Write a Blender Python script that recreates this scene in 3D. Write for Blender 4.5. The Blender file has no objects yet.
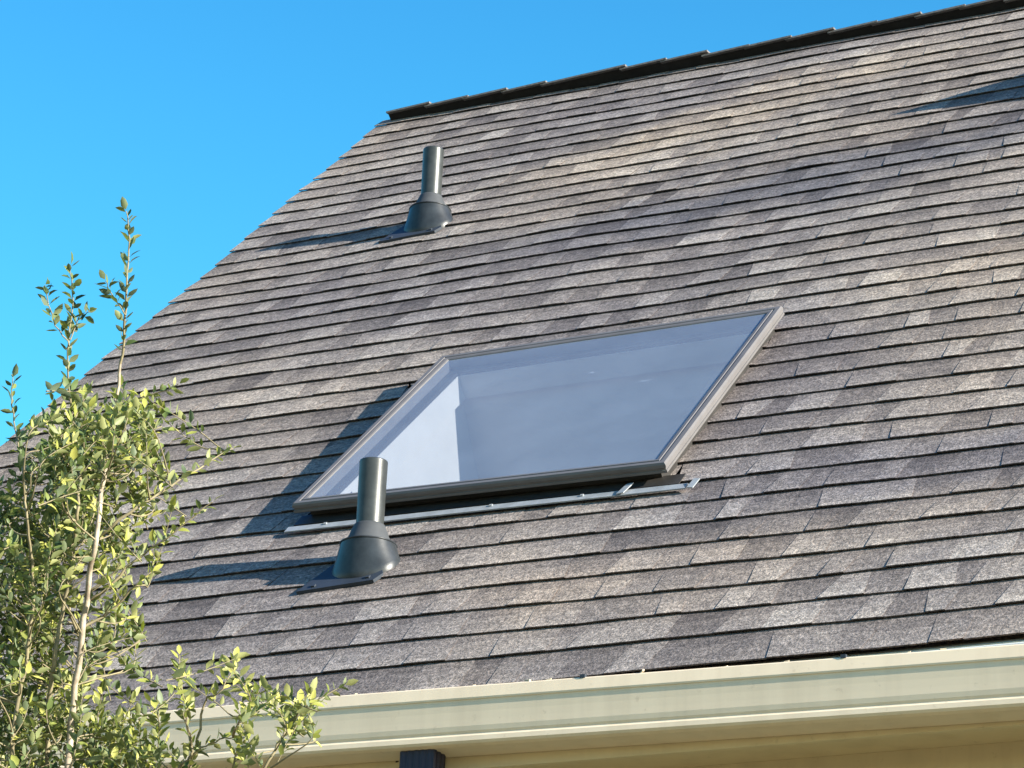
import bpy, math, random
from mathutils import Vector, Matrix, noise

random.seed(11)
sc = bpy.context.scene
COL = sc.collection
Z0 = 3.75                      # eave height above the lawn
TH = math.radians(44.29)       # roof pitch
CT, ST = math.cos(TH), math.sin(TH)
E_ = 0.1429                    # shingle exposure
SUN_EL, SUN_AZ = 20.3, 95.8    # degrees, azimuth clockwise from +Y

# ------------------------------------------------------------------ camera
F_PX = 3035.18
CR = Vector((0.90206244, 0.42946066, 0.0429755))
CU = Vector((0.12472702, -0.35470889, 0.92662008))
CF = Vector((-0.41319066, 0.83050897, 0.37353491))
CC = Vector((6.04509, -6.58144, -2.15088 + Z0))
cam = bpy.data.cameras.new("camera")
cam.sensor_fit = 'HORIZONTAL'
cam.sensor_width = 36.0
cam.lens = F_PX * 36.0 / 1024.0
cam.clip_start = 0.05
cam.clip_end = 2000
camo = bpy.data.objects.new("camera", cam)
COL.objects.link(camo)
m = Matrix.Identity(4)
for i in range(3):
    m[i][0], m[i][1], m[i][2], m[i][3] = CR[i], CU[i], -CF[i], CC[i]
camo.matrix_world = m
sc.camera = camo


def along(u, v, d):
    """a point d metres deep on the sight line through picture point (u, v)"""
    return CC + (CF + CR * ((u - 512) / F_PX) - CU * ((v - 384) / F_PX)) * d


def RP(X, s, h=0.0):
    """roof coordinates (along eave, up slope, off the roof) to world"""
    return Vector((X, s * CT - h * ST, Z0 + s * ST + h * CT))


# ------------------------------------------------------------------ mesh helper
class MB:
    def __init__(self):
        self.v, self.f, self.tone, self.mat, self.smooth = [], [], [], [], []

    def face(self, pts, tone=0.5, mat=0, smooth=False):
        n = len(self.v)
        self.v.extend([tuple(p) for p in pts])
        self.f.append(list(range(n, n + len(pts))))
        self.tone.append(tone)
        self.mat.append(mat)
        self.smooth.append(smooth)

    def grid(self, rows, closed=False, mat=0, smooth=True, tone=0.5):
        n = len(self.v)
        w = len(rows[0])
        for r in rows:
            self.v.extend([tuple(p) for p in r])
        for i in range(len(rows) - 1):
            for j in range(w if closed else w - 1):
                a, b = n + i * w + j, n + i * w + (j + 1) % w
                self.f.append([a, b, b + w, a + w])
                self.tone.append(tone)
                self.mat.append(mat)
                self.smooth.append(smooth)

    def box(self, o, ax, ay, az, tone=0.5, mat=0):
        """box from a corner o along three edge vectors"""
        p = [o, o + ax, o + ax + ay, o + ay]
        q = [x + az for x in p]
        n = len(self.v)
        self.v.extend([tuple(x) for x in p + q])
        for f in ((3, 2, 1, 0), (4, 5, 6, 7), (0, 1, 5, 4), (1, 2, 6, 5), (2, 3, 7, 6), (3, 0, 4, 7)):
            self.f.append([n + i for i in f])
            self.tone.append(tone)
            self.mat.append(mat)
            self.smooth.append(False)

    def tube(self, pts, radii, sides=8, cap=True):
        rows = []
        for i, p in enumerate(pts):
            a = pts[max(i - 1, 0)]
            b = pts[min(i + 1, len(pts) - 1)]
            t = (b - a).normalized()
            u = t.cross(Vector((0.3, 0.9, 0.2))).normalized()
            w = t.cross(u)
            rows.append([p + (u * math.cos(2 * math.pi * k / sides) + w * math.sin(2 * math.pi * k / sides)) * radii[i]
                         for k in range(sides)])
        self.grid(rows, closed=True)
        if cap:
            self.face(rows[-1], smooth=False)

    def build(self, name, mats, parent=None, label=None):
        me = bpy.data.meshes.new(name)
        me.from_pydata(self.v, [], self.f)
        if not isinstance(mats, (list, tuple)):
            mats = [mats]
        for x in mats:
            me.materials.append(x)
        me.polygons.foreach_set("material_index", self.mat)
        me.polygons.foreach_set("use_smooth", self.smooth)
        at = me.attributes.new("tone", 'FLOAT', 'FACE')
        at.data.foreach_set("value", self.tone)
        me.update()
        o = bpy.data.objects.new(name, me)
        COL.objects.link(o)
        if parent is not None:
            o.parent = parent
            if parent.parent is None:        # the parts are modelled in world space
                o.matrix_parent_inverse = Matrix.Translation(-parent.location)
        if label:
            o["label"] = label
        return o


def lerp(a, b, t):
    return a + (b - a) * t


# ------------------------------------------------------------------ materials
class NT:
    def __init__(self, name):
        self.m = bpy.data.materials.new(name)
        self.m.use_nodes = True
        self.t = self.m.node_tree
        self.b = self.t.nodes["Principled BSDF"]
        self.out = self.t.nodes["Material Output"]

    def n(self, kind, **kw):
        x = self.t.nodes.new(kind)
        for k, v in kw.items():
            if k.startswith("i_"):
                key = k[2:].replace("_", " ")
                x.inputs[key].default_value = v
            else:
                setattr(x, k, v)
        return x

    def l(self, a, b):
        self.t.links.new(a, b)

    def noise(self, scale, detail=3.0, rough=0.55, vec=None):
        x = self.n("ShaderNodeTexNoise", i_Scale=scale, i_Detail=detail, i_Roughness=rough)
        if vec is None:
            vec = self.n("ShaderNodeTexCoord").outputs["Object"]
        self.l(vec, x.inputs["Vector"])
        return x.outputs["Fac"]

    def ramp(self, fac, stops):
        x = self.n("ShaderNodeValToRGB")
        el = x.color_ramp.elements
        while len(el) < len(stops):
            el.new(0.5)
        for e, (p, c) in zip(el, stops):
            e.position = p
            e.color = (c[0], c[1], c[2], 1) if len(c) == 3 else c
        self.l(fac, x.inputs["Fac"])
        return x.outputs["Color"]

    def mix(self, fac, a, b, mode='MIX'):
        x = self.n("ShaderNodeMix", data_type='RGBA', blend_type=mode)
        for s, v in ((x.inputs[0], fac), (x.inputs[6], a), (x.inputs[7], b)):
            if isinstance(v, (int, float)):
                s.default_value = v
            elif isinstance(v, tuple):
                s.default_value = (v[0], v[1], v[2], 1)
            else:
                self.l(v, s)
        return x.outputs[2]

    def bump(self, fac, strength, dist):
        x = self.n("ShaderNodeBump", i_Strength=strength, i_Distance=dist)
        self.l(fac, x.inputs["Height"])
        self.l(x.outputs["Normal"], self.b.inputs["Normal"])


def g(v):
    return (v, v, v)


def mat_shingle():
    t = NT("shingle")
    at = t.n("ShaderNodeAttribute", attribute_name="tone")
    base = t.ramp(at.outputs["Fac"], [(0.0, (0.067, 0.057, 0.055)), (0.35, (0.138, 0.118, 0.108)),
                                      (0.65, (0.210, 0.182, 0.163)), (1.0, (0.315, 0.280, 0.246))])
    gran = t.noise(130, 3, 0.7)
    base = t.mix(1.0, base, t.ramp(gran, [(0.30, g(0.45)), (0.50, g(1.0)), (0.70, g(1.75))]), 'MULTIPLY')
    worm = t.noise(62, 2, 0.5)
    base = t.mix(1.0, base, t.ramp(worm, [(0.34, g(0.76)), (0.66, g(1.26))]), 'MULTIPLY')
    mott = t.noise(16, 3, 0.6)
    base = t.mix(1.0, base, t.ramp(mott, [(0.32, (0.86, 0.86, 0.88)), (0.68, (1.16, 1.14, 1.11))]), 'MULTIPLY')
    # broad weathering: sun-bleached patches and grey streaks
    w = t.noise(0.9, 3, 0.5)
    base = t.mix(1.0, base, t.ramp(w, [(0.33, (0.80, 0.81, 0.87)), (0.5, g(1.0)), (0.66, (1.24, 1.20, 1.12))]), 'MULTIPLY')
    # paler tan patches and a soft shade band painted into the colour, ragged outlined
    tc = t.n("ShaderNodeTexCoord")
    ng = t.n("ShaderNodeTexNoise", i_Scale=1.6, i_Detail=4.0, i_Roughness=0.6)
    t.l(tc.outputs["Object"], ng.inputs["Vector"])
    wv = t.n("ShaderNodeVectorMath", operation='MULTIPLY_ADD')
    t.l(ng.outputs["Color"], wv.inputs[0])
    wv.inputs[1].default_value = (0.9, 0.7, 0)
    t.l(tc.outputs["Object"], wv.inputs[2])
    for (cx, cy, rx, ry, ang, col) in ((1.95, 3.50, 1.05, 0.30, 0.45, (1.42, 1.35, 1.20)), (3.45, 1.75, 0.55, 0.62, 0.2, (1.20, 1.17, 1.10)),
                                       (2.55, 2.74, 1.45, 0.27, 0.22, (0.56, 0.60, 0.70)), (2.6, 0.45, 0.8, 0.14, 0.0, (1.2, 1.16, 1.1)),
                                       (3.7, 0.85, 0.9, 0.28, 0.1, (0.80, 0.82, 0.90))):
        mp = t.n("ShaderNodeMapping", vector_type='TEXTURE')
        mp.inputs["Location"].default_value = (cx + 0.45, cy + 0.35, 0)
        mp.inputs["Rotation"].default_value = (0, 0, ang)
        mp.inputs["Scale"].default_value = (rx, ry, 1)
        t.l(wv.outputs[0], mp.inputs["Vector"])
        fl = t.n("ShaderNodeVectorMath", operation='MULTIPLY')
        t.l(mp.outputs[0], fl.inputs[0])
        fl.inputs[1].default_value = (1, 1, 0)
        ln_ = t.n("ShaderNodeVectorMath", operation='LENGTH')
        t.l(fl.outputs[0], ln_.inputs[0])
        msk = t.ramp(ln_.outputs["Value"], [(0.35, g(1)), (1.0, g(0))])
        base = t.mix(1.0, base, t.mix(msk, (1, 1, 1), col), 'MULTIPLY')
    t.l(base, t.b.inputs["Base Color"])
    t.b.inputs["Roughness"].default_value = 0.9
    t.b.inputs["Specular IOR Level"].default_value = 0.25
    t.bump(gran, 0.75, 0.004)
    return t.m


def mat_plain(name, col, rough=0.5, metal=0.0, spec=0.5, var=0.12, scale=9.0, bump=0.0):
    t = NT(name)
    f = t.noise(scale, 5, 0.62)
    c0 = tuple(c * (1 - var) for c in col)
    c1 = tuple(c * (1 + var) for c in col)
    t.l(t.ramp(f, [(0.3, c0), (0.7, c1)]), t.b.inputs["Base Color"])
    t.b.inputs["Roughness"].default_value = rough
    t.b.inputs["Metallic"].default_value = metal
    t.b.inputs["Specular IOR Level"].default_value = spec
    if bump:
        t.bump(t.noise(scale * 12, 3), bump, 0.002)
    return t.m


def mat_painted(name, col, dirt, rough=0.55):
    """painted trim with drips and grime streaks"""
    t = NT(name)
    tc = t.n("ShaderNodeTexCoord")
    mp = t.n("ShaderNodeMapping")
    mp.inputs["Scale"].default_value = (14, 14, 1.2)
    t.l(tc.outputs["Object"], mp.inputs["Vector"])
    st = t.noise(1.0, 5, 0.6, mp.outputs["Vector"])
    sp = t.noise(45, 4, 0.6)
    base = t.mix(t.ramp(st, [(0.45, g(0)), (0.75, g(0.35))]), col, dirt)
    base = t.mix(t.ramp(sp, [(0.64, g(0)), (0.74, g(0.45))]), base, dirt)
    t.l(base, t.b.inputs["Base Color"])
    t.b.inputs["Roughness"].default_value = rough
    return t.m


def mat_glass():
    t = NT("skylight_glass")
    nt = t.t
    fr = t.n("ShaderNodeFresnel", i_IOR=1.62)
    geo = t.n("ShaderNodeNewGeometry")           # same reflectance from either side of the pane
    ior = t.n("ShaderNodeMapRange")
    ior.inputs["To Min"].default_value = 1.62
    ior.inputs["To Max"].default_value = 1 / 1.62
    t.l(geo.outputs["Backfacing"], ior.inputs["Value"])
    t.l(ior.outputs[0], fr.inputs["IOR"])
    gl = t.n("ShaderNodeBsdfGlossy", i_Roughness=0.03)
    gl.inputs["Color"].default_value = (0.88, 0.95, 1, 1)
    tr = t.n("ShaderNodeBsdfTransparent")
    tr.inputs["Color"].default_value = (0.68, 0.71, 0.74, 1)
    df = t.n("ShaderNodeBsdfDiffuse")
    df.inputs["Color"].default_value = (0.60, 0.71, 0.87, 1)
    m1 = t.n("ShaderNodeMixShader")
    t.l(fr.outputs[0], m1.inputs[0])
    t.l(tr.outputs[0], m1.inputs[1])
    t.l(gl.outputs[0], m1.inputs[2])
    haze = t.ramp(t.noise(4.5, 6, 0.65), [(0.35, g(0.14)), (0.75, g(0.18))])  # nearly even bluish haze mixed over the pane
    tc = t.n("ShaderNodeTexCoord")
    mp = t.n("ShaderNodeMapping")
    mp.inputs["Scale"].default_value = (7, 22, 22)
    t.l(tc.outputs["Object"], mp.inputs["Vector"])
    spk = t.ramp(t.noise(1.0, 2, 0.5, mp.outputs["Vector"]), [(0.745, g(0)), (0.80, g(0.14))])
    add = t.mix(1.0, haze, spk, 'ADD')
    m2 = t.n("ShaderNodeMixShader")
    t.l(add, m2.inputs[0])
    t.l(m1.outputs[0], m2.inputs[1])
    t.l(df.outputs[0], m2.inputs[2])
    t.l(m2.outputs[0], t.out.inputs["Surface"])
    return t.m


def mat_leaf():
    t = NT("leaf")
    at = t.n("ShaderNodeAttribute", attribute_name="tone")
    c = t.ramp(at.outputs["Fac"], [(0.0, (0.036, 0.066, 0.030)), (0.45, (0.105, 0.145, 0.042)),
                                   (0.8, (0.260, 0.275, 0.060)), (1.0, (0.440, 0.420, 0.110))])
    geo = t.n("ShaderNodeNewGeometry")
    c = t.mix(geo.outputs["Backfacing"], c, t.mix(0.55, c, (0.16, 0.19, 0.13)))
    t.l(c, t.b.inputs["Base Color"])
    t.b.inputs["Roughness"].default_value = 0.5
    t.b.inputs["Specular IOR Level"].default_value = 0.3
    tl = t.n("ShaderNodeBsdfTranslucent")
    t.l(t.mix(1.0, c, (1.1, 1.25, 0.5), 'MULTIPLY'), tl.inputs["Color"])
    mx = t.n("ShaderNodeMixShader")
    mx.inputs[0].default_value = 0.28
    t.l(t.b.outputs[0], mx.inputs[1])
    t.l(tl.outputs[0], mx.inputs[2])
    t.l(mx.outputs[0], t.out.inputs["Surface"])
    return t.m


def mat_bark():
    t = NT("bark")
    f = t.noise(38, 4, 0.6)
    t.l(t.ramp(f, [(0.3, (0.17, 0.13, 0.09)), (0.5, (0.31, 0.255, 0.185)), (0.7, (0.42, 0.36, 0.28))]), t.b.inputs["Base Color"])
    t.b.inputs["Roughness"].default_value = 0.8
    t.bump(f, 0.6, 0.003)
    return t.m


def mat_ground():
    t = NT("lawn")
    f = t.noise(1.4, 8, 0.65)
    t.l(t.ramp(f, [(0.3, (0.13, 0.12, 0.06)), (0.6, (0.20, 0.17, 0.095)), (0.8, (0.27, 0.22, 0.14))]), t.b.inputs["Base Color"])
    t.b.inputs["Roughness"].default_value = 0.95
    t.bump(t.noise(40, 4), 0.8, 0.03)
    return t.m


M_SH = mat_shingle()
M_FRAME = mat_plain("bronze_aluminium", (0.125, 0.119, 0.119), 0.5, 0.1, 0.2, 0.10, 14)
M_CURB = mat_plain("dark_curb_flashing", (0.030, 0.028, 0.026), 0.5, 0.2, 0.5, 0.25, 20)
M_APRON = mat_plain("grey_flashing", (0.27, 0.29, 0.31), 0.5, 0.2, 0.5, 0.18, 25)
M_SHAFT = mat_plain("white_drywall", (0.47, 0.462, 0.45), 0.8, 0, 0.3, 0.05, 5, 0.3)
M_PIPE = mat_plain("pipe_paint", (0.034, 0.038, 0.038), 0.36, 0.1, 0.36, 0.35, 22, 0.08)
M_BOOT = mat_plain("boot_rubber", (0.024, 0.028, 0.032), 0.36, 0.05, 0.30, 0.35, 20, 0.06)
M_COLLAR = mat_plain("collar_rubber", (0.042, 0.046, 0.050), 0.7, 0, 0.4, 0.15, 24)
M_FLANGE = mat_plain("flange_metal", (0.022, 0.030, 0.042), 0.6, 0.1, 0.5, 0.2, 18)
M_GUT = mat_painted("cream_gutter", (0.74, 0.60, 0.425), (0.50, 0.385, 0.26), 0.6)
M_TRIM = mat_painted("tan_trim", (0.64, 0.52, 0.32), (0.44, 0.34, 0.20), 0.6)
M_WALL = mat_plain("tan_siding", (0.60, 0.50, 0.32), 0.8, 0, 0.3, 0.08, 6, 0.1)
M_DOWN = mat_plain("dark_downspout", (0.022, 0.020, 0.036), 0.5, 0.0, 0.3, 0.15, 12)
M_RIDGE = mat_plain("ridge_shingle", (0.15, 0.14, 0.135), 0.9, 0, 0.2, 0.35, 60, 0.6)
M_VENT = mat_plain("ridge_vent_plastic", (0.018, 0.018, 0.020), 0.8, 0, 0.2, 0.2, 30)
M_EDGE = mat_plain("drip_edge_metal", (0.62, 0.64, 0.62), 0.45, 0.1, 0.5, 0.08, 10)
M_SPOT = mat_plain("dark_spot", (0.02, 0.016, 0.012), 0.9, 0, 0.2, 0.2, 30)
M_LEAF = mat_leaf()
M_BARK = mat_bark()
M_TWIG = mat_plain('twig_bark', (0.20, 0.17, 0.10), 0.7, 0, 0.3, 0.3, 40)
M_LITTER = mat_plain("dry_leaf", (0.42, 0.36, 0.26), 0.8, 0, 0.3, 0.2, 60)
M_BRICK = mat_plain("chimney_render", (0.30, 0.24, 0.20), 0.9, 0, 0.3, 0.2, 12)

# ------------------------------------------------------------------ house
XL, XR = 0.0, 9.0
SRIDGE = 5.915
house = bpy.data.objects.new("house", None)
COL.objects.link(house)
house.location = (4.5, 3.0, 0)
house["label"] = "tan trimmed house with a steep grey-brown shingle roof, skylight and dark vent pipes"
house["category"] = "house"

# skylight size in roof coordinates
SX0, SX1, SS0, SS1, SH = 1.69, 2.90, 1.13, 2.303, 0.078
SQ = [(1.667, 1.166), (2.886, 1.128), (2.908, 2.310), (1.716, 2.298)]      # true corners: slightly out of square
HX0, HX1, HS0, HS1 = 1.750, 2.838, 1.207, 2.245    # hole in the roof


VENTS = ((2.053, 0.803), (0.936, 4.050))


def und(X, s):
    """slow sag and ripple of the roof deck"""
    a = noise.noise(Vector((X * 0.9, s * 0.9, 3.1))) * 0.012
    b = noise.noise(Vector((X * 2.3, s * 2.6, 7.7))) * 0.0045
    return a + b


def wob(X, k):
    return noise.noise(Vector((X * 1.7, k * 3.3, 1.0))) * 0.0055 + noise.noise(Vector((X * 5.5, k * 2.3, 9.0))) * 0.0022


def roof_point(X, s, h, flat=0.0):
    d = 1.0
    dx = max(SX0 - X, 0, X - SX1)
    ds = max(SS0 - s, 0, s - SS1)
    dd = math.hypot(dx, ds)
    d = min(1.0, dd / 0.35)
    for px_, ps_ in VENTS:                      # the deck lies flat round each pipe
        d = min(d, max(0.0, math.hypot(X - px_, s - ps_) - 0.12) / 0.35)
    return RP(X, s, h + und(X, s) * d)


roof = MB()


def piece(x0b, x1b, x0t, x1t, s0, s1, hb, tone, k, lift=0.0):
    """one shingle tab: exposed top face, butt and the two sides"""
    nseg = max(1, int((x1b - x0b) / 0.09))
    ht = 0.0012
    thk = min(0.0045, hb * 0.6)
    top_f, top_b = [], []
    wear_shade = [(random.uniform(0.08, 0.26), random.uniform(0.48, 0.74)) for _ in range(nseg + 1)]
    for i in range(nseg + 1):
        t = i / nseg
        xa, xc = lerp(x0b, x1b, t), lerp(x0t, x1t, t)
        edge = lift * math.sin(t * 3.1) + noise.noise(Vector((xa * 9, k * 5.1, 2))) * 0.0012
        top_f.append((xa, s0 + wob(xa, k) + noise.noise(Vector((xa * 30, k, 0))) * 0.0012, hb + edge))
        top_b.append((xc, s1, ht))
    for i in range(nseg):
        a, b = top_f[i], top_f[i + 1]
        c, d = top_b[i + 1], top_b[i]
        # worn pale strip along the butt, head of the tab darkened by painted-in shade and dirt
        tl = [0.0] + sorted(wear_shade[i]) + [1.0]
        tr = [0.0] + sorted(wear_shade[i + 1]) + [1.0]
        for q, dt in enumerate((0.13, 0.0, -0.15)):
            lo_a = [lerp(a[j], d[j], tl[q]) for j in range(3)]
            lo_b = [lerp(b[j], c[j], tr[q]) for j in range(3)]
            hi_b = [lerp(b[j], c[j], tr[q + 1]) for j in range(3)]
            hi_a = [lerp(a[j], d[j], tl[q + 1]) for j in range(3)]
            roof.face([roof_point(*lo_a), roof_point(*lo_b), roof_point(*hi_b), roof_point(*hi_a)], min(1, max(0, tone + dt)))
        # thin butt edge with an open gap under it
        ga, gb = (a[0], a[1] + 0.001, a[2] - thk), (b[0], b[1] + 0.001, b[2] - thk)
        roof.face([roof_point(*ga), roof_point(*gb), roof_point(*b), roof_point(*a)], 0.05)
        ha = (lerp(a[0], d[0], 0.5), lerp(a[1], d[1], 0.5), lerp(a[2], d[2], 0.5) - thk)
        hc = (lerp(b[0], c[0], 0.5), lerp(b[1], c[1], 0.5), lerp(b[2], c[2], 0.5) - thk)
        roof.face([roof_point(*ga), roof_point(*ha), roof_point(*hc), roof_point(*gb)], tone * 0.6)
    for a, d in ((top_f[0], top_b[0]), (top_f[-1], top_b[-1])):
        roof.face([roof_point(d[0], d[1], -0.004), roof_point(a[0], a[1], a[2] - thk), roof_point(*a), roof_point(*d)], 0.0)


def add_piece(x0b, x1b, x0t, x1t, s0, s1, hb, tone, k, lift=0.0):
    if s1 <= HS0 or s0 >= HS1 or max(x1b, x1t) <= HX0 or min(x0b, x0t) >= HX1:
        piece(x0b, x1b, x0t, x1t, s0, s1, hb, tone, k, lift)
        return
    if s0 < HS0:                                     # below the hole
        t = (HS0 - s0) / (s1 - s0)
        piece(x0b, x1b, lerp(x0b, x0t, t), lerp(x1b, x1t, t), s0, HS0, hb, tone, k, lift)
        return add_piece(max(x0b, x0t), min(x1b, x1t), max(x0b, x0t), min(x1b, x1t), HS0, s1, 0.003, tone, k, 0)
    if s1 > HS1:                                     # above the hole
        piece(x0b, x1b, x0t, x1t, HS1, s1, 0.003, tone, k, 0)
        s1 = HS1
    if min(x0b, x0t) < HX0:
        piece(x0b, min(x1b, HX0), x0t, min(x1t, HX0), s0, s1, hb, tone, k, lift)
    if max(x1b, x1t) > HX1:
        piece(max(x0b, HX1), x1b, max(x0t, HX1), x1t, s0, s1, hb, tone, k, lift)


NK = 41
for k in range(NK + 1):
    s0 = k * E_ + (0.0 if k else -0.018)
    s1 = min((k + 1) * E_ + 0.016, SRIDGE - 0.10)
    if s1 - s0 < 0.03:
        continue
    x = XL - 0.010 + random.uniform(-0.002, 0.002)
    raised = random.random() < 0.5
    skew = 0.0
    shingle_left = random.uniform(0.3, 0.9)
    tone_sh = random.gauss(0.5, 0.05)
    while x < XR:
        w = random.uniform(0.065, 0.175) if raised else random.uniform(0.055, 0.155)
        if random.random() < 0.12:
            w *= 1.5
        x2 = min(x + w, XR)
        skew2 = random.uniform(-0.016, 0.016)
        shingle_left -= w
        joint = False
        if shingle_left < 0:
            shingle_left = random.uniform(0.8, 1.0)
            tone_sh = random.gauss(0.5, 0.06)
            joint = True
        tone = tone_sh + (random.gauss(0.075, 0.085) if raised else random.gauss(-0.09, 0.085))
        tone = min(1, max(0, tone))
        hb = 0.0112 if raised else 0.0090
        hb += random.uniform(-0.0006, 0.0006)
        lift = random.uniform(0, 0.003) if random.random() < 0.3 else 0.0
        gap = 0.0010 if joint and random.random() < 0.4 else 0.0
        add_piece(x + skew, x2 + skew2 - gap, x - skew, x2 - skew2 - gap, s0, s1, hb, tone, k, lift)
        x, skew = x2, skew2
        raised = (not raised) if random.random() < 0.86 else raised

# deck under the shingles with the skylight hole, rear slope
D = -0.016
for (a, b, c, d) in ((XL, XR, -0.01, HS0), (XL, XR, HS1, SRIDGE - 0.10), (XL, HX0, HS0, HS1), (HX1, XR, HS0, HS1)):
    roof.face([RP(a, c, D), RP(b, c, D), RP(b, d, D), RP(a, d, D)], 0.2)
apex = RP(0, SRIDGE)
yr, zr = apex.y, apex.z
for k in range(40):
    sa, sb = k * E_ + 0.1, (k + 1) * E_ + 0.11
    for j in range(18):
        xa, xb = XL + j * 0.5, XL + (j + 1) * 0.5

        def BP(X, s, h):
            p = RP(X, SRIDGE - s, h)
            return Vector((p.x, 2 * yr - p.y, p.z))
        if SRIDGE - sb < 0:
            continue
        roof.face([BP(xa, sa, 0.002), BP(xb, sa, 0.002), BP(xb, sb, 0.010), BP(xa, sb, 0.010)], random.uniform(0.3, 0.7))
        roof.face([BP(xa, sb, 0.010), BP(xb, sb, 0.010), BP(xb, sb, -0.004), BP(xa, sb, -0.004)], 0.2)
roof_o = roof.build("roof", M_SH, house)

# ridge vent with overlapping cap shingles bent over it
rv = MB()
xs = [XL + 0.045 + 0.191 * i for i in range(int((XR + 0.05) / 0.191) + 1)]


def mirror(p, side):
    return p if side > 0 else Vector((p.x, 2 * yr - p.y, p.z))


for i, xa in enumerate(xs):
    xb = xa + 0.191 + 0.03
    j = random.uniform(-0.005, 0.006)
    for side in (1, -1):
        tl = []
        for X, h in ((xa, 0.058 + j), (xb, 0.068 + j)):
            e0 = RP(X, SRIDGE - 0.158, h)
            c0 = Vector((X, yr, e0.z + 0.022))
            tl.append((e0, c0))
        th_ = Vector((0, 0, -0.008))
        top = [mirror(p, side) for p in (tl[0][0], tl[1][0], tl[1][1], tl[0][1])]
        bot = [p + th_ for p in top]
        rv.face(top, 0.5)
        rv.face(bot[::-1], 0.5)
        for q in range(4):
            r = (q + 1) % 4
            rv.face([bot[q], bot[r], top[r], top[q]], 0.5)
for side in (1, -1):
    ends = []
    for X in (XL + 0.045, XR):
        p1, p2 = RP(X, SRIDGE - 0.138, 0.003), RP(X, SRIDGE - 0.146, 0.052)
        ends.append([mirror(p, side) for p in (p1, p2, Vector((X, yr, p2.z + 0.018)), Vector((X, yr, p1.z)))])
    for q in range(4):
        rv.face([ends[0][q], ends[1][q], ends[1][(q + 1) % 4], ends[0][(q + 1) % 4]], 0.5, 1)
    rv.face(ends[0], 0.5, 1)
rv.build("ridge_vent", [M_RIDGE, M_VENT], roof_o)

# rake edge metal
re_ = MB()
o = RP(XL - 0.020, -0.02, -0.055)
re_.box(o, Vector((0.012, 0, 0)), RP(0, SRIDGE - 0.09, 0) - RP(0, 0, 0), Vector((0, -ST, CT)) * 0.040)
re_.box(RP(XL - 0.006, -0.02, -0.026), Vector((0.05, 0, 0)), RP(0, SRIDGE - 0.09, 0) - RP(0, 0, 0), Vector((0, -ST, CT)) * 0.009)
re_.build("rake_edge", M_EDGE, roof_o)

# chimney box higher up the roof, beyond the picture's edge: its shadow falls into view
ch = MB()
tip = RP(3.62, 4.66, 0.315)
o = Vector((tip.x, tip.y, tip.z - 1.2))
ch.box(o, Vector((0.55, 0, 0)), Vector((0, 0.45, 0)), Vector((0, 0, 1.2)))
ch.build("chimney", M_BRICK, roof_o)


# ------------------------------------------------------------------ skylight
def ring(mb, prof, smooth=False, mat=0):
    """mitred rectangular ring: profile points are (inset, height)"""
    cs = [(SQ[0] + (1, 1)), (SQ[1] + (-1, 1)), (SQ[2] + (-1, -1)), (SQ[3] + (1, -1))]
    n = len(prof)
    for c in range(4):
        a, b = cs[c], cs[(c + 1) % 4]
        for i in range(n):
            p, q = prof[i], prof[(i + 1) % n]
            mb.face([RP(a[0] + a[2] * p[0], a[1] + a[3] * p[0], p[1]), RP(b[0] + b[2] * p[0], b[1] + b[3] * p[0], p[1]),
                     RP(b[0] + b[2] * q[0], b[1] + b[3] * q[0], q[1]), RP(a[0] + a[2] * q[0], a[1] + a[3] * q[0], q[1])], 0.5, mat, smooth)


sk = MB()
ring(sk, [(0.003, 0.046), (0.0, 0.048), (0.0, 0.055), (0.003, 0.056), (0.003, 0.062), (0.0, 0.063), (0.0, 0.072), (0.004, SH), (0.018, SH), (0.020, SH - 0.003), (0.024, SH - 0.003),
          (0.026, SH), (0.036, SH - 0.001), (0.040, SH - 0.003), (0.041, SH - 0.006), (0.041, 0.040), (0.026, 0.040), (0.026, 0.046)])
sky_o = sk.build("skylight", M_FRAME, house, "square curb-mounted skylight with bronze aluminium frame")

gm = MB()
gi = 0.039
gm.face([RP(SQ[i][0] + a * gi, SQ[i][1] + b * gi, SH - 0.0052) for i, (a, b) in enumerate(((1, 1), (-1, 1), (-1, -1), (1, -1)))])
gm.build("glass_pane", mat_glass(), sky_o)

cb = MB()
ring(cb, [(0.034, -0.05), (0.034, 0.039), (0.0730, 0.039), (0.0730, 0.026), (0.060, 0.024), (0.060, -0.05)])
cb.build("curb", [M_CURB, M_SHAFT], sky_o)
# inner faces of the curb are painted white like the shaft
cin = MB()
ring(cin, [(0.0700, 0.0258), (0.0735, 0.0258), (0.0735, -0.055), (0.060, -0.055), (0.060, -0.0558), (0.0755, -0.0558), (0.0755, 0.0265), (0.0700, 0.0265)])
cin.build("curb_liner", M_SHAFT, sky_o)

ln = MB()
x0, x1, s0, s1 = SX0 + 0.058, SX1 - 0.058, SS0 + 0.058, SS1 - 0.058
dv = (Vector((0, ST, -CT)) * 0.72 + Vector((0, 0, -1)) * 0.28).normalized() * 1.15
c0 = [RP(SQ[i][0] + a * 0.058, SQ[i][1] + b * 0.058, -0.05) for i, (a, b) in enumerate(((1, 1), (-1, 1), (-1, -1), (1, -1)))]
c1 = [p + dv for p in c0]
for i in range(4):
    j = (i + 1) % 4
    ln.face([c0[i], c1[i], c1[j], c0[j]])
    # outside skin so the shaft is solid board
ln.face(c1[::-1])
ln.build("light_shaft", M_SHAFT, sky_o)

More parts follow.
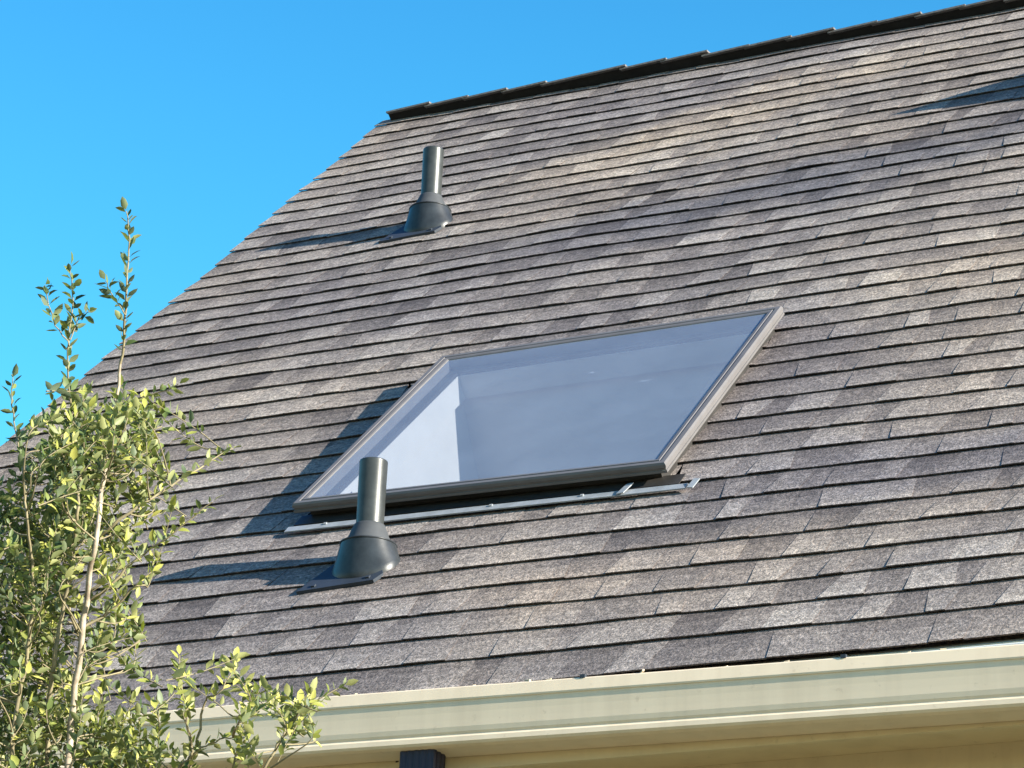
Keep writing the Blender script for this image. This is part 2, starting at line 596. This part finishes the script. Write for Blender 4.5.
ap = MB()
ap.box(RP(1.655, 1.0965, 0.017), (RP(2.950, 1.066, 0) - RP(1.655, 1.0965, 0)), RP(0, 0.032, 0) - RP(0, 0, 0), Vector((0, -ST, CT)) * 0.004)
ap.box(RP(1.668, 1.138, 0.018), (RP(2.92, 1.104, 0) - RP(1.668, 1.138, 0)), Vector((0, -ST, CT)) * 0.003, (RP(0, 0.066, 0) - RP(0, 0, 0)), 0.5, 1)
# lifted tab and torn end of the strip
ap.box(RP(2.74, 1.072, 0.0225), Vector((0.022, 0.0, 0.002)), RP(0.02, 0.042, 0.008) - RP(0, 0, 0), Vector((0, -ST, CT)) * 0.003)
ap.box(RP(2.956, 1.066, 0.0195), Vector((0.018, 0, -0.002)), RP(0.014, 0.035, 0.010) - RP(0, 0, 0), Vector((0, -ST, CT)) * 0.003)
for xx in (1.78, 2.33, 2.62):
    c = RP(xx, 1.118 - (xx - 1.6) * 0.024, 0.0215)
    ap.box(c, Vector((0.010, 0, 0)), RP(0, 0.009, 0) - RP(0, 0, 0), Vector((0, -ST, CT)) * 0.003)
ap.build("flashing", [M_APRON, M_CURB], sky_o)


# ------------------------------------------------------------------ vent pipes
def vent_pipe(X, s, top, label):
    b = RP(X, s)
    up = Vector((0, 0, 1))
    N = 40

    def circ(r, z):
        return [b + Vector((r * math.cos(2 * math.pi * i / N), r * math.sin(2 * math.pi * i / N), z)) for i in range(N)]
    p = MB()
    p.grid([circ(0.0395, 0.06), circ(0.0410, top - 0.006), circ(0.0415, top - 0.003), circ(0.0405, top), circ(0.0365, top),
            circ(0.0355, top - 0.004), circ(0.0355, top - 0.22)], closed=True)
    p.face(circ(0.0355, top - 0.20))
    po = p.build("vent_pipe", M_PIPE, house, label)
    bo = MB()
    bo.grid([circ(0.0665, 0.0735), circ(0.0800, 0.0725), circ(0.0830, 0.0715), circ(0.0835, 0.0690), circ(0.0815, 0.0670)], closed=True)
    rows = []
    top_ring = circ(0.0800, 0.0700)
    foot = [RP(X + 0.102 * math.cos(2 * math.pi * i / N), s - 0.004 + 0.092 * math.sin(2 * math.pi * i / N), 0.013) for i in range(N)]
    for q in range(6):
        t_ = q / 5
        rows.append([top_ring[i].lerp(foot[i], t_) for i in range(N)])
    rows.append([RP(X + 0.104 * math.cos(2 * math.pi * i / N), s - 0.004 + 0.093 * math.sin(2 * math.pi * i / N), -0.006) for i in range(N)])
    bo.grid(rows, closed=True)
    bo.build("boot", M_BOOT, po)
    co = MB()
    co.grid([circ(0.0405, 0.131), circ(0.0450, 0.128), circ(0.047, 0.122), circ(0.050, 0.116), circ(0.058, 0.094), circ(0.0665, 0.078), circ(0.0680, 0.073), circ(0.0680, 0.062)], closed=True)
    co.build("collar", M_COLLAR, po)
    fl = MB()
    pts = [(-0.160, -0.142), (0.075, -0.118), (0.090, -0.080), (0.05, 0.0), (-0.06, 0.03), (-0.112, 0.020)]
    t0 = [RP(X + a, s + c, 0.0165) for a, c in pts]
    t1 = [RP(X + a, s + c, 0.006) for a, c in pts]
    fl.face(t0)
    for i in range(len(pts)):
        j = (i + 1) % len(pts)
        fl.face([t1[i], t1[j], t0[j], t0[i]])
    for a, c in ((-0.12, -0.125), (0.045, -0.105)):
        fl.box(RP(X + a, s + c, 0.016), Vector((0.012, 0, 0)), RP(0, 0.012, 0) - RP(0, 0, 0), Vector((0, -ST, CT)) * 0.005)
    fl.build("base_flashing", M_FLANGE, po)
    return po


vent_pipe(2.053, 0.803, 0.324, "dark metal vent pipe standing just below the skylight")
vent_pipe(0.936, 4.050, 0.333, "dark metal vent pipe standing high on the roof near the ridge")


# ------------------------------------------------------------------ gutter, fascia, soffit, walls
def extrude(mb, prof, xa, xb, mat=0, closed=False, seg=1, sag=None):
    n = len(prof)
    for i in range(n if closed else n - 1):
        p, q = prof[i], prof[(i + 1) % n]
        for k in range(seg):
            u, v = lerp(xa, xb, k / seg), lerp(xa, xb, (k + 1) / seg)
            zu = sag(u) if sag else 0
            zv = sag(v) if sag else 0
            mb.face([Vector((u, p[0], Z0 + p[1] + zu)), Vector((v, p[0], Z0 + p[1] + zv)),
                     Vector((v, q[0], Z0 + q[1] + zv)), Vector((u, q[0], Z0 + q[1] + zu))], 0.5, mat)


def sag(x):
    return max(-0.030, -0.0165 * (x - 3.05)) if x > 2.2 else 0.014 + noise.noise(Vector((x * 1.1, 0, 5))) * 0.0025


gu = MB()
outer = [(-0.016, -0.030), (-0.016, -0.195), (-0.104, -0.195), (-0.116, -0.191), (-0.1215, -0.185), (-0.1205, -0.173), (-0.1180, -0.1695),
         (-0.1165, -0.166), (-0.1195, -0.160), (-0.1212, -0.148), (-0.1212, -0.132), (-0.1215, -0.112), (-0.1222, -0.098), (-0.1226, -0.088), (-0.1234, -0.083), (-0.1262, -0.081),
         (-0.1272, -0.077), (-0.1215, -0.048), (-0.1185, -0.045), (-0.110, -0.046), (-0.110, -0.056)]
inner = [(-0.110, -0.056), (-0.1135, -0.080), (-0.1135, -0.098), (-0.102, -0.148), (-0.100, -0.186), (-0.020, -0.190), (-0.020, -0.030), (-0.016, -0.030)]
extrude(gu, outer, XL - 0.03, XR, 0, False, 30, sag)
extrude(gu, inner, XL - 0.03, XR, 0, False, 30, sag)
gu.face([Vector((XL - 0.03, y, Z0 + z + sag(XL))) for y, z in outer])
gut = gu.build("gutter", M_GUT, house, "cream painted gutter with rolled lip along the eave")
# hangers and lap seams
for xx in (0.7, 1.5, 2.24, 3.05, 3.72, 4.6, 5.4, 6.2, 7.0, 7.8):
    hg = MB()
    hg.box(Vector((xx, -0.112, Z0 - 0.050 + sag(xx))), Vector((0.02, 0, 0)), Vector((0, 0.10, 0.004)), Vector((0, 0, 0.007)))
    hg.box(Vector((xx + 0.003, -0.1230, Z0 - 0.0475 + sag(xx))), Vector((0.013, 0, 0)), Vector((0, 0.010, 0)), Vector((0, 0, 0.009)))
    hg.build("gutter_hanger", M_FLANGE if xx > 2 else M_EDGE, gut)
# leaf litter caught on the lip
lt = MB()
for _ in range(30):
    xx = random.uniform(1.6, 4.9)
    c = Vector((xx, random.uniform(-0.119, -0.100), Z0 - 0.045 + sag(xx)))
    a = Vector((random.uniform(0.004, 0.014), random.uniform(-0.006, 0.006), random.uniform(-0.002, 0.003)))
    lt.box(c, a, Vector((-a.y, 0.006, 0.002)), Vector((0, 0, random.uniform(0.002, 0.006))))
lo_ = lt.build("leaf_litter", M_LITTER)
lo_["kind"] = "stuff"
lo_["category"] = "leaf litter"
lo_["label"] = "dry specks of leaf litter caught along the gutter lip"

de = MB()   # eave drip edge: thin pale metal under the first course
extrude(de, [(0.02, -0.004), (-0.017, -0.026), (-0.021, -0.029), (-0.021, -0.040), (-0.018, -0.040), (-0.016, -0.030), (0.02, -0.012)], XL, XR, 0, True, 20,
        lambda x: noise.noise(Vector((x * 2.0, 4, 5))) * 0.003)
de.build("drip_edge", M_EDGE, house)

WY, WY2 = 0.25, 2 * yr - 0.25
fa = MB()
extrude(fa, [(-0.014, -0.022), (-0.014, -0.222), (0.006, -0.222), (0.006, -0.022)], XL, XR, 0, True, 6)
for (xx, zz, r) in ((3.79, -0.186, .0022), (3.868, -0.185, .004), (3.876, -0.183, .004), (3.872, -0.189, .003), (3.902, -0.183, .004), (3.12, -0.176, 0.003), (2.50, -0.178, 0.004)):
    fa.box(Vector((xx, -0.0155, Z0 + zz - 0.012)), Vector((2 * r, 0, 0.3 * r)), Vector((0, 0.004, 0)), Vector((0.3 * r, 0, 2.4 * r)), 0.5, 1)
fa.build("fascia", [M_TRIM, M_SPOT], house)
so = MB()
extrude(so, [(0.008, -0.190), (WY - 0.001, -0.190), (WY - 0.001, -0.180), (0.008, -0.180)], XL, XR, 0, True, 4)
so.build("soffit", M_TRIM, house)
fz = MB()
extrude(fz, [(WY - 0.018, -0.1903), (WY - 0.018, -0.33), (WY - 0.001, -0.33), (WY - 0.001, -0.1903)], XL + 0.2, XR, 0, True, 4)
fz.build("frieze_board", M_TRIM, house)
wl = MB()
nb = 22
for i in range(nb):                                   # lap siding boards
    za = (Z0 - 0.19) * i / nb
    zb = (Z0 - 0.19) * (i + 1) / nb
    for (xa, ya, xb, yb, nx, ny) in ((XL + 0.2, WY, XR, WY, 0, -1), (XL + 0.2, WY2, XL + 0.2, WY, -1, 0), (XR, WY2, XL + 0.2, WY2, 0, 1)):
        n_ = Vector((nx, ny, 0)) * 0.012
        wl.face([Vector((xa, ya, za)) + n_, Vector((xb, yb, za)) + n_, Vector((xb, yb, zb)), Vector((xa, ya, zb))])
        wl.face([Vector((xa, ya, za)) + n_, Vector((xb, yb, za)) + n_, Vector((xb, yb, za)), Vector((xa, ya, za))])
wl.face([Vector((XL + 0.2, WY, Z0 - 0.19)), Vector((XL + 0.2, WY2, Z0 - 0.19)), Vector((XL + 0.2, 2 * yr - 0.03, Z0)), Vector((XL + 0.2, yr, zr - 0.03)), Vector((XL + 0.2, 0.03, Z0))])
wl.build("wall", M_WALL, house)

dn = MB()
DX0, DW, DY0, DD = 2.556, 0.094, -0.098, 0.066


def ribbed(cx, cy):
    pts = []
    nr = 5
    for i in range(nr * 4 + 1):
        t = i / (nr * 4)
        q = 0.0026 * (1 if (i % 4) in (1, 2) else 0)
        pts.append((cx + DW * t, cy - q))
    for i in range(13):
        t = i / 12
        q = 0.0034 * (1 if (i % 4) in (1, 2) else 0)
        pts.append((cx + DW + q, cy + DD * t))
    pts += [(cx + DW, cy + DD), (cx, cy + DD), (cx, cy)]
    return pts


path = [(DY0, -0.188), (DY0, -0.42), (DY0 + 0.02, -0.50), (0.11, -0.78), (0.145, -0.88), (0.150, -1.0), (0.150, -Z0 + 0.25)]
rows = []
for (y, z) in path:
    rows.append([Vector((a, c, Z0 + z)) for a, c in ribbed(DX0, y)])
dn.grid(rows, closed=True, smooth=False)
dn.build("downspout", M_DOWN, house, "dark navy ribbed downspout under the gutter")

# ------------------------------------------------------------------ tree
DT = 6.3
base_xy = along(60, 768, DT)
tree = bpy.data.objects.new("tree", None)
COL.objects.link(tree)
tree.location = (base_xy.x, base_xy.y, 0)
tree["label"] = "slender leafy tree with pale thin stems in front of the roof's lower corner"
tree["category"] = "tree"


def px(u, v, d=0.0):
    return along(u, v, DT + d)


stem_defs = [
    # pixel path, depth offset, radius at bottom and top
    ([(66, 900), (68, 800), (71, 722), (80, 650), (88, 590), (95, 540), (102, 490), (108, 455), (112, 415), (120, 375), (124, 330), (127, 285), (129, 240), (127, 212)], -0.24, 0.0085, 0.0010),
    ([(48, 900), (46, 800), (49, 700), (56, 655), (61, 620), (70, 575), (75, 540), (78, 505), (80, 470), (74, 430), (68, 385), (69, 340), (72, 300), (70, 266)], -0.20, 0.0062, 0.0009),
    ([(22, 900), (14, 790), (12, 740), (18, 705), (26, 660), (32, 615), (33, 580), (30, 545), (26, 510), (24, 480), (18, 440), (12, 405), (14, 378)], -0.24, 0.0060, 0.0009),
    ([(95, 900), (150, 800), (178, 768), (192, 752), (187, 720), (183, 690), (180, 655)], -0.28, 0.005, 0.0012),
    ([(170, 860), (188, 775), (196, 752), (215, 742), (232, 737)], -0.28, 0.0035, 0.0012),
    ([(196, 752), (201, 722), (205, 700), (222, 690), (236, 660)], -0.27, 0.003, 0.001),
    ([(180, 880), (226, 790), (238, 745), (247, 715), (252, 690)], -0.24, 0.004, 0.0012),
    ([(200, 900), (262, 775), (280, 740), (292, 720), (312, 702), (345, 685)], -0.30, 0.0045, 0.0010),
    ([(95, 540), (120, 520), (160, 492), (200, 468), (232, 448)], -0.20, 0.004, 0.001),
    ([(88, 600), (105, 590), (135, 560), (170, 535), (212, 502)], -0.20, 0.004, 0.001),
    ([(84, 628), (110, 612), (135, 585), (150, 572)], -0.22, 0.0035, 0.001),
    ([(82, 640), (72, 618), (66, 600), (50, 585)], 0.02, 0.004, 0.001),
    ([(56, 690), (66, 680), (85, 668)], 0.03, 0.0035, 0.001),
    ([(112, 415), (135, 400), (160, 392), (178, 384)], -0.22, 0.003, 0.0009),
    ([(69, 340), (78, 320), (90, 312)], -0.20, 0.0016, 0.0008),
    ([(70, 345), (55, 325), (48, 300), (44, 285)], -0.20, 0.0016, 0.0008),
    ([(125, 315), (114, 298), (105, 280)], -0.24, 0.0016, 0.0008),
    ([(0, 900), (-40, 760), (-45, 640), (-40, 540), (-25, 450)], 0.1, 0.009, 0.0014),
    ([(-30, 900), (-95, 760), (-110, 650), (-105, 560), (-90, 480)], 0.15, 0.008, 0.0014),
]
leaves = MB()
twigs = MB()
stem_pts = []


def smooth_path(pts, n=4):
    out = []
    for i in range(len(pts) - 1):
        p0, p1, p2, p3 = pts[max(i - 1, 0)], pts[i], pts[i + 1], pts[min(i + 2, len(pts) - 1)]
        for k in range(n):
            t = k / n
            out.append(0.5 * ((2 * p1) + (p2 - p0) * t + (2 * p0 - 5 * p1 + 4 * p2 - p3) * t * t + (3 * p1 - p0 - 3 * p2 + p3) * t ** 3))
    out.append(pts[-1])
    return out


def rand_unit():
    while True:
        v = Vector((random.uniform(-1, 1), random.uniform(-1, 1), random.uniform(-1, 1)))
        if 0.05 < v.length < 1:
            return v.normalized()


def leaf(p, d, L, tone):
    """a folded blade: base at p, growing along d"""
    d = d.normalized()
    up = (Vector((0, 0, 1)) + rand_unit() * 0.9)
    side = d.cross(up)
    if side.length < 1e-3:
        side = d.cross(Vector((1, 0, 0)))
    side.normalize()
    nrm = side.cross(d).normalized()
    W = L * random.uniform(0.165, 0.235)
    fold = random.uniform(0.15, 0.6)
    curl = random.uniform(-0.12, 0.16) * L
    pet = p + d * (L * 0.10)
    m1 = p + d * (L * 0.40) + nrm * curl * 0.5
    m2 = p + d * (L * 0.74) + nrm * curl * 0.3
    tip = p + d * L - nrm * curl * 0.4
    a = []
    for sgn in (1, -1):
        e1 = m1 + side * (W * sgn) + nrm * (W * fold)
        e2 = m2 + side * (W * 0.78 * sgn) + nrm * (W * fold * 0.8)
        a.append((e1, e2))
    n = len(leaves.v)
    for q in (pet, m1, m2, tip, a[0][0], a[0][1], a[1][0], a[1][1]):
        leaves.v.append(tuple(q))
    for f in ((0, 4, 1), (1, 4, 5, 2), (2, 5, 3), (0, 1, 6), (1, 2, 7, 6), (2, 3, 7)):
        leaves.f.append([n + i for i in f])
        leaves.tone.append(tone)
        leaves.mat.append(0)
        leaves.smooth.append(True)


def twig_leaves(pts, t0, spacing, Lmin, Lmax, tone_mu):
    """leaves set alternately along a twig"""
    acc, i_leaf = 0.0, random.random() * 6
    total = sum((pts[i + 1] - pts[i]).length for i in range(len(pts) - 1))
    run = 0.0
    for i in range(len(pts) - 1):
        a, b = pts[i], pts[i + 1]
        seg = (b - a).length
        d = (b - a).normalized()
        u = d.cross(Vector((0.2, 0.3, 0.9))).normalized()
        w = d.cross(u)
        x = 0.0
        while x < seg:
            if run + x > total * t0:
                i_leaf += 2.4 + random.uniform(-0.5, 0.5)
                out = u * math.cos(i_leaf) + w * math.sin(i_leaf)
                dd = d * random.uniform(0.25, 0.9) + out + Vector((0, 0, 0.25))
                frac = (run + x) / total
                L = random.uniform(Lmin, Lmax) * (1.0 - 0.25 * max(0, frac - 0.8) * 5)
                tone = min(1, max(0, random.gauss(tone_mu + 0.06, 0.30)))
                leaf(a + d * x, dd, L, tone)
            x += spacing * random.uniform(0.6, 1.4)
        run += seg
    leaf(pts[-1], d + rand_unit() * 0.2, Lmax * 0.9, min(1, tone_mu + 0.2))


for si, (path, dof, r0, r1) in enumerate(stem_defs):
    base = [px(u, v, dof * min(1, max(0.0, (v - 440) / 60)) + random.uniform(-0.02, 0.02)) for u, v in path]
    if path[0][1] >= 860:
        b0 = base[0]
        foot = Vector((lerp(b0.x, tree.location.x, 0.55), lerp(b0.y, tree.location.y, 0.55), 0.0))
        base = [foot, foot.lerp(b0, 0.5) + Vector((random.uniform(-.03, .03), random.uniform(-.03, .03), 0))] + base
    p = smooth_path(base, 4)
    p = [q + rand_unit() * 0.0025 for q in p]
    n = len(p)
    mb = MB()
    big = path[0][1] >= 860 and r0 > 0.007
    rad = [max(r1, lerp(r0 * (2.0 if big and i < 6 else 1.0), r1, (i / (n - 1)) ** 1.1)) for i in range(n)]
    if big:
        kx = int(n * 0.74)
        mb.tube(p[:kx + 1], rad[:kx + 1], 8)
        twigs.tube(p[kx:], rad[kx:], 6)
        mb.build("trunk", M_BARK, tree)
    else:
        twigs.tube(p, rad, 6)
    stem_pts += [q for q in p if q.z > 2.6]
    # leaves directly on thin ends
    if si in (0, 1, 2):
        cut = int(n * (0.76 if si != 2 else 0.80))
        twig_leaves(p[cut:], 0.0, 0.0088, 0.024, 0.036, 0.30)
    elif si in (14, 15, 16):
        twig_leaves(p, 0.2, 0.0095, 0.024, 0.036, 0.30)
    elif si in (3, 4, 5, 6, 7):
        twig_leaves(p[-int(n * 0.55):], 0.0, 0.0075, 0.022, 0.034, 0.78)
    elif si in (8, 9, 10, 13):
        twig_leaves(p, 0.25, 0.0105, 0.020, 0.033, 0.72)

# crown: twigs aimed into the volume the foliage fills
blobs = [  # picture point, half width and height (m), twigs, mean tone
    (92, 432, 0.095, 0.075, 38, 0.62), (130, 422, 0.062, 0.050, 18, 0.66), (80, 398, 0.03, 0.03, 6, 0.5), (118, 395, 0.05, 0.03, 8, 0.62),
    (50, 485, 0.105, 0.065, 34, 0.55), (95, 480, 0.09, 0.07, 22, 0.58), (140, 440, 0.04, 0.035, 5, 0.6), (20, 535, 0.10, 0.085, 38, 0.58), (55, 560, 0.10, 0.09, 26, 0.56),
    (15, 600, 0.09, 0.10, 40, 0.6), (60, 630, 0.10, 0.08, 22, 0.55), (20, 680, 0.09, 0.09, 34, 0.58), (110, 640, 0.06, 0.06, 7, 0.55), (110, 560, 0.05, 0.09, 8, 0.68),
    (60, 740, 0.16, 0.065, 50, 0.58), (125, 738, 0.08, 0.055, 26, 0.68), (145, 705, 0.03, 0.03, 5, 0.85), (95, 700, 0.05, 0.04, 10, 0.6),
    (185, 690, 0.02, 0.05, 4, 0.85), (262, 700, 0.05, 0.04, 7, 0.78), (300, 705, 0.045, 0.03, 5, 0.8), (245, 720, 0.03, 0.03, 3, 0.78), (232, 670, 0.018, 0.03, 4, 0.85),
    (40, 830, 0.22, 0.12, 46, 0.58), (170, 830, 0.13, 0.06, 14, 0.7), (-65, 620, 0.12, 0.16, 50, 0.58), (-70, 740, 0.14, 0.2, 56, 0.58), (-115, 680, 0.1, 0.18, 26, 0.58),
    (150, 530, 0.08, 0.03, 4, 0.7), (185, 508, 0.04, 0.02, 3, 0.75), (130, 610, 0.04, 0.04, 3, 0.7),
]
PXM = DT / F_PX
for (u, v, hw, hh, cnt, mu) in blobs:
    for _ in range(int(cnt * 0.95)):
        while True:
            a, b = random.uniform(-1, 1), random.uniform(-1, 1)
            if a * a + b * b < 1:
                break
        dep = random.gauss(-0.02, 0.12) - (0.28 if u > 175 and v > 640 else 0)
        tip = px(u + a * hw / PXM, v + b * hh / PXM, dep)
        dirn = (Vector((0, 0, 1)) * 0.8 + rand_unit() * 0.75).normalized()
        L = random.uniform(0.07, 0.16)
        root = tip - dirn * L
        near = min(stem_pts, key=lambda q: (q - root).length + (0 if q.z < root.z - 0.3 * math.hypot(q.x - root.x, q.y - root.y) else 9))
        mid = root.lerp(near, 0.5) + Vector((0, 0, -0.006)) + rand_unit() * 0.008
        pts = smooth_path([near, mid, root, root.lerp(tip, 0.5) + rand_unit() * 0.006, tip], 3)
        if (near - root).length > 0.17:
            pts = smooth_path([root, root.lerp(tip, 0.5) + rand_unit() * 0.006, tip], 3)
            twigs.tube(pts, [lerp(0.0016, 0.0007, i / (len(pts) - 1)) for i in range(len(pts))], 4, False)
            twig_leaves(pts, 0.0, 0.0085, 0.021, 0.037, mu)
        else:
            twigs.tube(pts, [lerp(0.0021, 0.0006, i / (len(pts) - 1)) for i in range(len(pts))], 4, False)
            twig_leaves(pts[5:], 0.0, 0.0080, 0.016, 0.037, mu)
twigs.build("branches", M_TWIG, tree)
leaves.build("crown", M_LEAF, tree)
print("leaves", len(leaves.f) // 6)

# ------------------------------------------------------------------ ground
gr = MB()
gr.face([Vector((-600, -600, 0)), Vector((600, -600, 0)), Vector((600, 600, 0)), Vector((-600, 600, 0))])
go = gr.build("ground", mat_ground())
go["kind"] = "structure"
go["label"] = "dry lawn round the house"

# ------------------------------------------------------------------ light
w = bpy.data.worlds.new("World")
sc.world = w
w.use_nodes = True
nt = w.node_tree
bg = nt.nodes["Background"]
st = nt.nodes.new("ShaderNodeTexSky")
st.sky_type = 'NISHITA'
st.sun_disc = False
st.sun_elevation = math.radians(SUN_EL)
st.sun_rotation = math.radians(SUN_AZ)
st.air_density = 1.0
st.dust_density = 0.3
st.ozone_density = 2.0
hs = nt.nodes.new("ShaderNodeHueSaturation")
hs.inputs["Saturation"].default_value = 1.35
nt.links.new(st.outputs["Color"], hs.inputs["Color"])
tint = nt.nodes.new("ShaderNodeMix")
tint.data_type = 'RGBA'
tint.blend_type = 'MULTIPLY'
tint.inputs[0].default_value = 1.0
# added sky tint by elevation, shaped to cut cyan fill light: pale near the horizon, cyan a third of the way up, deep blue overhead
geo_ = nt.nodes.new("ShaderNodeTexCoord")
sep = nt.nodes.new("ShaderNodeSeparateXYZ")
nt.links.new(geo_.outputs["Generated"], sep.inputs[0])
rp = nt.nodes.new("ShaderNodeValToRGB")
els = rp.color_ramp.elements
while len(els) < 5:
    els.new(0.5)
for e_, (p_, c_) in zip(els, ((0.0, (0.84, 0.80, 0.72, 1)), (0.22, (0.84, 0.98, 0.86, 1)), (0.34, (0.84, 1.40, 1.08, 1)), (0.48, (0.72, 1.20, 1.10, 1)), (0.72, (0.64, 0.74, 1.02, 1)))):
    e_.position, e_.color = p_, c_
nt.links.new(sep.outputs["Z"], rp.inputs[0])
nt.links.new(rp.outputs[0], tint.inputs[7])
nt.links.new(hs.outputs["Color"], tint.inputs[6])
nt.links.new(tint.outputs[2], bg.inputs["Color"])
bg.inputs["Strength"].default_value = 0.094

sl = bpy.data.lights.new("sun", 'SUN')
sl.energy = 5.0
sl.angle = math.radians(0.5)
sl.color = (1.0, 0.93, 0.82)
so_ = bpy.data.objects.new("sun", sl)
COL.objects.link(so_)
el, az = math.radians(SUN_EL), math.radians(SUN_AZ)
sd = Vector((math.cos(el) * math.sin(az), math.cos(el) * math.cos(az), math.sin(el)))
so_.rotation_euler = sd.to_track_quat('Z', 'Y').to_euler()
so_.location = (0, 0, 30)

sc.view_settings.view_transform = 'Standard'
sc.view_settings.look = 'None'
sc.view_settings.exposure = 1.64
sc.view_settings.gamma = 1.0
sc.view_settings.use_curve_mapping = False
sc.cycles.max_bounces = 10
sc.cycles.transparent_max_bounces = 12
